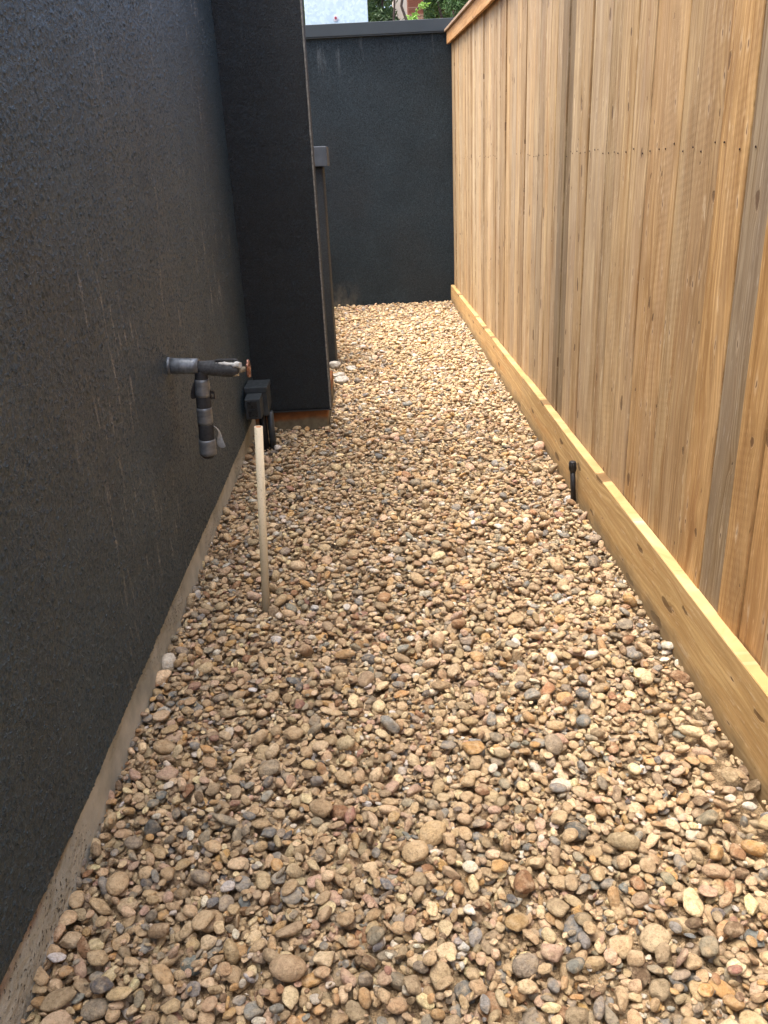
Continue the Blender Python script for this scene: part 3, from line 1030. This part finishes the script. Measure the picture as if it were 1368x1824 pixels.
# ---------------------------------------------------------------- cream pipe standing in the gravel
pv = empty('upright_pipe', (-0.43, 2.594, 0))
tag(pv, 'thin cream plastic pipe standing open ended in the gravel below the tap', 'pipe')
bm = bmesh.new()
A, B = Vector((-0.432, 2.594, -0.04)), Vector((-0.386, 2.594, 0.676))
n_ = 28
ax = (B - A).normalized(); u_ = ax.cross(Vector((0, 1, 0))).normalized(); v2 = ax.cross(u_)
prof = [(0, 0.0138), (1, 0.0138), (1, 0.0100), (0.90, 0.0100)]
rings = []
for t, r in prof:
    segs = [bm.verts.new(A + (B - A) * t + (u_ * math.cos(2 * PI * k / n_) + v2 * math.sin(2 * PI * k / n_)) * r) for k in range(n_)]
    rings.append(segs)
for i in range(3):
    for k in range(n_):
        f = bm.faces.new((rings[i][k], rings[i][(k + 1) % n_], rings[i + 1][(k + 1) % n_], rings[i + 1][k]))
        f.smooth = i != 1
        f.material_index = 1 if i == 2 else 0
me = mk('pipe_wall', bm, [M['pvc'], M['pvc_in']], pv)
bm = bmesh.new()
tube(bm, [A + (B - A) * 0.93, A + (B - A) * 0.955], 0.0099, 20)
mk('pipe_plug', bm, M['pvc_in'], pv)

# ---------------------------------------------------------------- black riser by the kickboard
rs = empty('sprinkler_riser', (0.862, 3.423, 0))
tag(rs, 'short black irrigation riser with cap beside the kickboard', 'riser')
bm = bmesh.new()
tube(bm, [(0.866, 3.423, -0.05), (0.859, 3.423, 0.07), (0.8535, 3.423, 0.157)], 0.0120, 20)
mk('riser_pipe', bm, M['black_pipe'], rs)
bm = bmesh.new()
tube(bm, [(0.8545, 3.423, 0.150), (0.854, 3.423, 0.156), (0.8515, 3.423, 0.190), (0.851, 3.423, 0.197), (0.851, 3.423, 0.1985)],
     [0.0136, 0.0150, 0.0150, 0.0142, 0.0120], 24)
for k in range(12):
    a = 2 * PI * k / 12
    tube(bm, [(0.8535 + 0.016 * math.cos(a), 3.423 + 0.016 * math.sin(a), 0.160), (0.8517 + 0.016 * math.cos(a), 3.423 + 0.016 * math.sin(a), 0.190)], 0.0012, 6)
mk('riser_cap', bm, M['black_pipe'], rs)


# ---------------------------------------------------------------- stones
def ico(sub):
    bm = bmesh.new()
    bmesh.ops.create_icosphere(bm, subdivisions=sub, radius=1)
    bm.verts.ensure_lookup_table()
    V = np.array([v_.co[:] for v_ in bm.verts]); F = np.array([[v_.index for v_ in f.verts] for f in bm.faces])
    bm.free()
    return V, F


def stone_shape(V, r, angular):
    P = V.copy()
    # low frequency lumps
    for _ in range(4):
        d = r.normal(size=3); d /= np.linalg.norm(d)
        P *= (1 + r.uniform(-0.13, 0.13) * np.clip(V @ d, 0, 1) ** 2)[:, None]
    # superellipsoid tendency
    k = r.uniform(0.0, 0.35)
    mx = np.abs(V).max(axis=1, keepdims=True)
    P *= (1 - k) + k * (0.80 / mx)
    # cut with planes
    for _ in range(int(angular)):
        d = r.normal(size=3); d /= np.linalg.norm(d)
        off = r.uniform(0.62, 0.88)
        t = P @ d - off
        P = P - np.where(t > 0, t * 0.93, 0)[:, None] * d
    return P


def stone_library(sub, count, seed):
    r = np.random.default_rng(seed)
    V, F = ico(sub)
    return [stone_shape(V, r, r.choice([0, 3, 6, 9, 12, 15])) for _ in range(count)], F


def srgb(c):
    c = np.array(c) / 255.0
    return np.where(c <= 0.04045, c / 12.92, ((c + 0.055) / 1.055) ** 2.4)


PAL = [((190, 166, 128), 22), ((174, 150, 114), 20), ((204, 182, 144), 14), ((156, 138, 108), 13), ((178, 146, 102), 6), ((144, 134, 114), 9),
       ((190, 152, 98), 3.5), ((188, 160, 134), 6), ((140, 138, 128), 5), ((120, 122, 118), 1.6), ((208, 200, 180), 3.5), ((196, 193, 184), 1.2), ((146, 112, 80), 3.0),
       ((98, 96, 92), 1.0), ((118, 98, 74), 3.0), ((152, 116, 98), 0.9), ((218, 200, 154), 4)]
PC = np.array([srgb(c) for c, _ in PAL])
_l = PC @ np.array([0.3, 0.6, 0.1])
PC = _l[:, None] + (PC - _l[:, None]) * 0.98
PC = PC * np.array([1.09, 1.06, 1.07]); PW = np.array([w_ for _, w_ in PAL], float); PW /= PW.sum()

CELL = 0.005
X0, X1, Y0, Y1 = -0.748, 0.898, -0.4, 9.285
nx, ny = int((X1 - X0) / CELL), int((Y1 - Y0) / CELL)
gx = X0 + (np.arange(nx) + 0.5) * CELL
gy = Y0 + (np.arange(ny) + 0.5) * CELL
# gentle relief of the bed underneath
bed = np.zeros((nx, ny))
for (fx, fy, ph, am) in ((3.1, 0.9, 0.3, 0.006), (1.7, 1.9, 1.1, 0.005), (6.0, 3.1, 2.0, 0.003), (2.0, 4.7, 4.0, 0.003)):
    bed += am * np.sin(gx[:, None] * fx + ph) * np.cos(gy[None, :] * fy + ph * 2)
bed += 0.012 * np.clip((gx[:, None] - 0.55) / 0.33, 0, 1) * np.clip((gy[None, :] - 4) / 4, 0, 1)
bed -= 0.010 * np.clip((-0.45 - gx[:, None]) / 0.28, 0, 1)
bed += (0.012 + 0.012 * np.clip((2.6 - gy[None, :]) / 0.8, 0, 1)) * np.clip((gx[:, None] - 0.74) / 0.09, 0, 1) + 0.010 * np.clip((-0.64 - gx[:, None]) / 0.06, 0, 1)
bed -= 0.050
# stones cannot enter what stands in the gravel
HGT = bed.copy()
def block(x, y, r):
    HGT[((gx[:, None] - x) ** 2 + (gy[None, :] - y) ** 2) < r * r] = 5.0
block(-0.430, 2.594, 0.014); block(0.862, 3.423, 0.013); block(-0.594, 4.41, 0.02); block(-0.636, 4.415, 0.022)
HGT[(gx[:, None] < -0.290) & (gy[None, :] > 4.77) & (gy[None, :] < 5.75)] = 5.0
HGT[(gx[:, None] < -0.288) & (gy[None, :] > 6.37) & (gy[None, :] < 6.66)] = 5.0

S = []      # x y z a b c yaw tiltx tilty
NS = 74000
r_ = np.random.default_rng(5)
u01 = r_.random((NS, 8))
# more small stones drop in the middle strip, larger ones along the sides
for i in range(NS):
    ph = i / NS
    best = None
    # size
    a = 0.0123 * math.exp(0.38 * r_.normal())
    if r_.random() < 0.006: a *= 1.7
    if i > NS * 0.80: a = 0.0066 * math.exp(0.25 * r_.normal())
    a = min(max(a, 0.0045), 0.036)
    b = a * r_.uniform(0.45, 0.90)
    c = a * r_.uniform(0.28, 0.58)
    yaw = r_.uniform(0, PI)
    ca, sa = math.cos(yaw), math.sin(yaw)
    m = int(a / CELL) + 1
    ox = (np.arange(-m, m + 1) * CELL)[:, None]
    oy = (np.arange(-m, m + 1) * CELL)[None, :]
    q = ((ox * ca + oy * sa) / a) ** 2 + ((-ox * sa + oy * ca) / b) ** 2
    inside = q < 0.92
    if not inside.any(): inside[m, m] = True
    sz = c * np.sqrt(np.clip(1 - q, 0, 1))
    for t in range(4 if i <= NS * 0.80 else 7):
        ix = r_.integers(0, nx); iy = r_.integers(0, ny)
        if a > 0.009 or True:
            ix = min(max(ix, m), nx - m - 1); iy = min(max(iy, m), ny - m - 1)
        if t < 3 and Y0 + iy * CELL < 0.5 and r_.random() < 0.5: continue
        W = HGT[ix - m:ix + m + 1, iy - m:iy + m + 1]
        zc = ((W + sz) * inside).max() if False else np.where(inside, W + sz, -9).max()
        if best is None or zc < best[0]: best = (zc, ix, iy)
    if best is None: continue
    zc, ix, iy = best
    if zc > 0.6: continue
    zc -= c * 0.32
    W = HGT[ix - m:ix + m + 1, iy - m:iy + m + 1]
    W[...] = np.where(inside, np.maximum(W, zc + sz), W)
    # slope below gives the tilt
    S.append((gx[ix] + r_.uniform(-.002, .002), gy[iy] + r_.uniform(-.002, .002), zc, a, b, c, yaw))
S = np.array(S)
top = np.median(np.where(HGT > 1, np.nan, HGT)[~np.isnan(np.where(HGT > 1, np.nan, HGT))])
print("stones", len(S), "top", top, "pct", np.percentile(HGT[HGT < 1], [5, 50, 95]))
S[:, 2] -= top - 0.004
# drop buried stones
keep = S[:, 2] > -0.034
S = S[keep]
print("kept", len(S))


def build_stones(S, sub, libn, seed):
    lib, F = stone_library(sub, libn, seed)
    lib = np.array(lib)
    r = np.random.default_rng(seed + 1)
    N = len(S)
    pick = r.integers(0, libn, N)
    P = lib[pick]                                   # N,V,3
    # random spin of the base shape
    q = r.normal(size=(N, 4)); q /= np.linalg.norm(q, axis=1)[:, None]
    w_, x_, y_, z_ = q.T
    R0 = np.stack([np.stack([1 - 2 * (y_ * y_ + z_ * z_), 2 * (x_ * y_ - z_ * w_), 2 * (x_ * z_ + y_ * w_)], -1),
                   np.stack([2 * (x_ * y_ + z_ * w_), 1 - 2 * (x_ * x_ + z_ * z_), 2 * (y_ * z_ - x_ * w_)], -1),
                   np.stack([2 * (x_ * z_ - y_ * w_), 2 * (y_ * z_ + x_ * w_), 1 - 2 * (x_ * x_ + y_ * y_)], -1)], 1)
    P = np.einsum('nij,nvj->nvi', R0, P)
    P = P * S[:, None, 3:6]
    ts = 0.24 + 0.5 * (r.random(N) < 0.18)
    tx, ty = r.normal(size=N) * ts, r.normal(size=N) * ts
    cx, sx, cy, sy, cz, szz = np.cos(tx), np.sin(tx), np.cos(ty), np.sin(ty), np.cos(S[:, 6]), np.sin(S[:, 6])
    X, Y, Z = P[..., 0], P[..., 1], P[..., 2]
    Y, Z = Y * cx[:, None] - Z * sx[:, None], Y * sx[:, None] + Z * cx[:, None]
    X, Z = X * cy[:, None] + Z * sy[:, None], -X * sy[:, None] + Z * cy[:, None]
    X, Y = X * cz[:, None] - Y * szz[:, None], X * szz[:, None] + Y * cz[:, None]
    P = np.stack([X, Y, Z], -1) + S[:, None, :3]
    col = PC[r.choice(len(PC), N, p=PW)] * np.exp(r.normal(size=(N, 1)) * 0.10) * np.exp(r.normal(size=(N, 3)) * 0.022)
    nv = P.shape[1]
    col = np.repeat(col[:, None, :], nv, 1)
    Fs = F[None] + (np.arange(N) * nv)[:, None, None]
    return P.reshape(-1, 3), Fs.reshape(-1, 3), col.reshape(-1, 3)


near = S[:, 1] < 2.4
mid = ~near
parts = [build_stones(S[near], 3, 90, 3), build_stones(S[mid], 2, 90, 4)]
V = np.concatenate([p_[0] for p_ in parts])
F = np.concatenate([parts[0][1], parts[1][1] + len(parts[0][0])])
CO = np.concatenate([p_[2] for p_ in parts])
V[:, 0] = np.clip(V[:, 0], -0.80, 0.8795)
me = bpy.data.meshes.new('gravel')
me.vertices.add(len(V)); me.vertices.foreach_set('co', V.astype(np.float32).ravel())
me.loops.add(len(F) * 3); me.loops.foreach_set('vertex_index', F.astype(np.int32).ravel())
me.polygons.add(len(F))
me.polygons.foreach_set('loop_start', np.arange(0, len(F) * 3, 3, dtype=np.int32))
me.polygons.foreach_set('use_smooth', np.ones(len(F), dtype=bool))
at = me.attributes.new('stone_col', 'FLOAT_COLOR', 'POINT')
at.data.foreach_set('color', np.concatenate([CO, np.ones((len(CO), 1))], 1).astype(np.float32).ravel())
me.materials.append(M['stone'])
me.update(calc_edges=True)
gr = bpy.data.objects.new('gravel', me)
C.objects.link(gr)
tag(gr, 'tan and grey river gravel filling the passage between wall and fence', 'gravel', kind='stuff')
print("gravel verts", len(V))

# pale rubble lumps beside the projecting wall
def rubble(loc, s, seed, label):
    r = np.random.default_rng(seed)
    V, F = ico(4)
    P = stone_shape(V, r, 9)
    P *= np.array(s)
    bm = bmesh.new()
    vs = []
    a = r.uniform(0, 6)
    for p_ in P:
        q = Vector(p_)
        q = q * (1 + 0.08 * mnoise.noise(q * 40))
        q.rotate(Matrix.Rotation(a, 3, 'Z'))
        vs.append(bm.verts.new(q + Vector(loc)))
    for f in F: bm.faces.new([vs[i] for i in f])
    o = mk('rubble_lump', bm, M['rubble'], None, smooth=True)
    tag(o, label, 'rock', 'pale lumps of rubble beside the projecting wall')

rubble((-0.235, 5.80, 0.030), (0.048, 0.06, 0.035), 2, 'largest pale broken lump, just right of the projecting wall')
rubble((-0.300, 6.30, 0.030), (0.055, 0.05, 0.032), 5, 'pale lump at the foot of the capped pier')
rubble((-0.268, 6.02, 0.018), (0.050, 0.045, 0.024), 9, 'flat greyish lump between the largest pale lump and the pier')
rubble((-0.180, 6.22, 0.016), (0.045, 0.045, 0.022), 12, 'small pale lump out in the gravel right of the pier foot')

# ---------------------------------------------------------------- beyond the end wall
cab = empty('metal_cabinet', (-0.2, 10.2, 0))
tag(cab, 'pale galvanised metal cabinet rising above the end wall', 'cabinet')
bm = bmesh.new()
box(bm, -0.535, 0.122, 10.0, 10.45, -0.06, 3.5)
mk('cabinet_body', bm, M['galv'], cab, bevel=0.006)
bm = bmesh.new()
tube(bm, [(-0.216, 10.0, 2.854), (-0.216, 9.992, 2.854)], 0.026, 20)
wsh = mk('washer', bm, M['white_plastic'], cab)
bm = bmesh.new()
tube(bm, [(-0.216, 9.992, 2.858), (-0.216, 9.982, 2.858)], [0.013, 0.011], 6)
mk('bolt_head', bm, M['red_plastic'], wsh)


def foliage(name, centers, n_leaf, size, mat, parent, seed, leafw=0.35):
    r = np.random.default_rng(seed)
    V, F, A = [], [], []
    cs = np.array([c_[:3] for c_ in centers]); rs_ = np.array([c_[3] for c_ in centers])
    # clumps inside each lobe
    clumps, cr = [], []
    for (cx, cy, cz, rad) in centers:
        for _ in range(int(14 * rad / 0.5) + 6):
            d = r.normal(size=3); d /= np.linalg.norm(d)
            rr = rad * r.uniform(0.35, 1.0) ** 0.6
            clumps.append(np.array([cx, cy, cz]) + d * rr * np.array([1, 1, 0.9])); cr.append(rad * r.uniform(0.12, 0.3))
    for i in range(n_leaf):
        k = r.integers(len(clumps))
        p = clumps[k] + r.normal(size=3) * cr[k] * 0.6
        d = r.normal(size=3); d[2] -= 0.4; d /= np.linalg.norm(d)
        u = np.cross(d, r.normal(size=3)); u /= np.linalg.norm(u)
        L_ = size * r.uniform(0.6, 1.3)
        w_ = L_ * leafw
        b = len(V)
        nn_ = np.cross(d, u) * L_ * 0.08
        V += [p, p + d * L_ * 0.45 + u * w_ * 0.5 + nn_, p + d * L_, p + d * L_ * 0.45 - u * w_ * 0.5 + nn_]
        F.append((b, b + 1, b + 2, b + 3))
        A += [float(np.clip(r.normal(0.45, 0.25), 0, 1))] * 4
    me = bpy.data.meshes.new(name)
    me.from_pydata([tuple(v_) for v_ in V], [], F)
    at = me.attributes.new('leaf_rnd', 'FLOAT', 'POINT')
    at.data.foreach_set('value', np.array(A, dtype=np.float32))
    me.materials.append(mat)
    o = bpy.data.objects.new(name, me)
    C.objects.link(o)
    o.parent = parent
    o.location = -Vector(parent.location)
    return o


def tree(name, label, cat, x, y, h, lobes, nleaf, lsize, mat, seed, tr=0.06, lean=0.1, leafw=0.35, group=None):
    t = empty(name, (x, y, -0.06))
    tag(t, label, cat, group)
    random.seed(seed)
    bm = bmesh.new()
    pts = [(x + lean * math.sin(i * 0.9 + seed), y + 0.05 * math.cos(i), -0.08 + h * 0.8 * i / 7) for i in range(8)]
    tube(bm, pts, [tr * (1 - 0.09 * i) for i in range(8)], 10, wob=0.15, seed=seed)
    for (cx, cy, cz, rad) in lobes:
        k = random.randint(3, 6)
        p0 = Vector(pts[k]); p1 = Vector((cx, cy, cz))
        mid_ = (p0 + p1) / 2 + Vector((random.uniform(-.1, .1), random.uniform(-.1, .1), 0.08))
        tube(bm, [p0, mid_, p1], [tr * 0.5, tr * 0.32, tr * 0.12], 7)
    mk('trunk', bm, M['bark'], t)
    foliage('crown', lobes, nleaf, lsize, mat, t, seed, leafw)
    return t


G = 'trees and shrubs beyond the end wall'
tree('tree', 'leafy green tree beyond the end wall, at the right next to the fence top', 'tree', 1.45, 12.6, 4.4,
     [(1.25, 12.5, 3.3, 0.55), (1.75, 12.6, 3.7, 0.6), (0.98, 12.7, 3.75, 0.40), (1.5, 12.9, 4.3, 0.6), (1.2, 12.6, 2.6, 0.5), (2.2, 12.8, 3.2, 0.6)], 22000, 0.075, M['leaf_a'], 3, 0.08, leafw=0.28, group=G)
tree('tree', 'dark green tree between the metal cabinet and the cream panel', 'tree', 0.3, 13.4, 4.3,
     [(0.30, 13.4, 3.2, 0.34), (0.12, 13.5, 3.7, 0.4), (0.42, 13.5, 3.9, 0.34), (0.2, 13.3, 2.7, 0.4), (-.2, 13.6, 4.2, .5)], 12000, 0.085, M['leaf_b'], 4, 0.05, leafw=0.25, group=G)
tree('shrub', 'sparse dark shrub left of the metal cabinet', 'shrub', -0.95, 11.4, 3.8,
     [(-0.75, 11.3, 3.1, 0.3), (-1.1, 11.4, 3.4, 0.4), (-0.9, 11.5, 2.6, 0.35), (-1.35, 11.5, 3.0, .4)], 7000, 0.05, M['leaf_b'], 6, 0.035, group=G)
tree('tree', 'big broad tree filling in far behind the other trees', 'tree', 0.9, 17.5, 7.0,
     [(0.9, 17.5, 4.4, 1.2), (2.4, 17.6, 4.8, 1.3), (-0.6, 17.6, 4.9, 1.3), (1.4, 17.9, 6.2, 1.4), (3.4, 17.8, 4.0, 1.2), (-2.0, 17.8, 4.0, 1.2)], 30000, 0.15, M['leaf_a'], 8, 0.16, group=G)

# thin wavy sapling with fresh leaves in front of the brown post
sp_ = empty('sapling', (0.46, 11.0, -0.06))
tag(sp_, 'thin wavy sapling with a few bright fresh leaves in front of the brown post', 'sapling')
bm = bmesh.new()
pts = []
for i in range(26):
    t = i / 25
    z = -0.08 + 3.6 * t
    pts.append((0.555 + 0.035 * math.sin(z * 13 + 2.0) * min(1, t * 2), 11.0, z))
tube(bm, pts, [0.034 - 0.020 * i / 25 for i in range(26)], 9, wob=0.2)
tube(bm, [(0.55, 11.0, 2.6), (0.43, 10.98, 2.95), (0.46, 10.97, 3.3), (0.47, 10.97, 3.6)], [0.016, 0.013, 0.011, 0.008], 7)
tube(bm, [(0.57, 11.0, 2.85), (0.68, 10.95, 3.02), (0.78, 10.93, 3.12)], [0.008, 0.006, 0.004], 6)
mk('trunk', bm, M['bark'], sp_)
foliage('leaves', [(0.66, 10.93, 2.99, 0.055), (0.75, 10.93, 3.08, 0.05), (0.60, 10.93, 2.90, 0.035), (0.5, 10.97, 3.6, 0.2)], 130, 0.05, M['leaf_c'], sp_, 21, 0.5)

bm = bmesh.new()
box(bm, 0.66, 0.86, 12.2, 12.38, -0.1, 4.2)
tag(mk('timber_post', bm, M['redwood'], None, bevel=0.01), 'red brown timber post standing behind the wavy sapling', 'post')
pn = empty('cream_panel', (0.62, 14.4, 0))  # an upright cream panel, not known to be a shed
tag(pn, 'cream upright panel partly seen between the trees beyond the end wall', 'panel')
bm = bmesh.new()
box(bm, 0.55, 0.85, 14.3, 14.42, -0.1, 4.5)
mk('wall', bm, M['cream'], pn, bevel=0.01)
bm = bmesh.new()
box(bm, 0.43, 0.549, 14.32, 14.42, 3.15, 3.24)
mk('ledge', bm, M['cream'], pn)
bm = bmesh.new()
box(bm, 0.40, 1.0, 14.2, 15.4, 4.502, 4.6)
mk('roof', bm, M['roofing'], pn)
print("done")
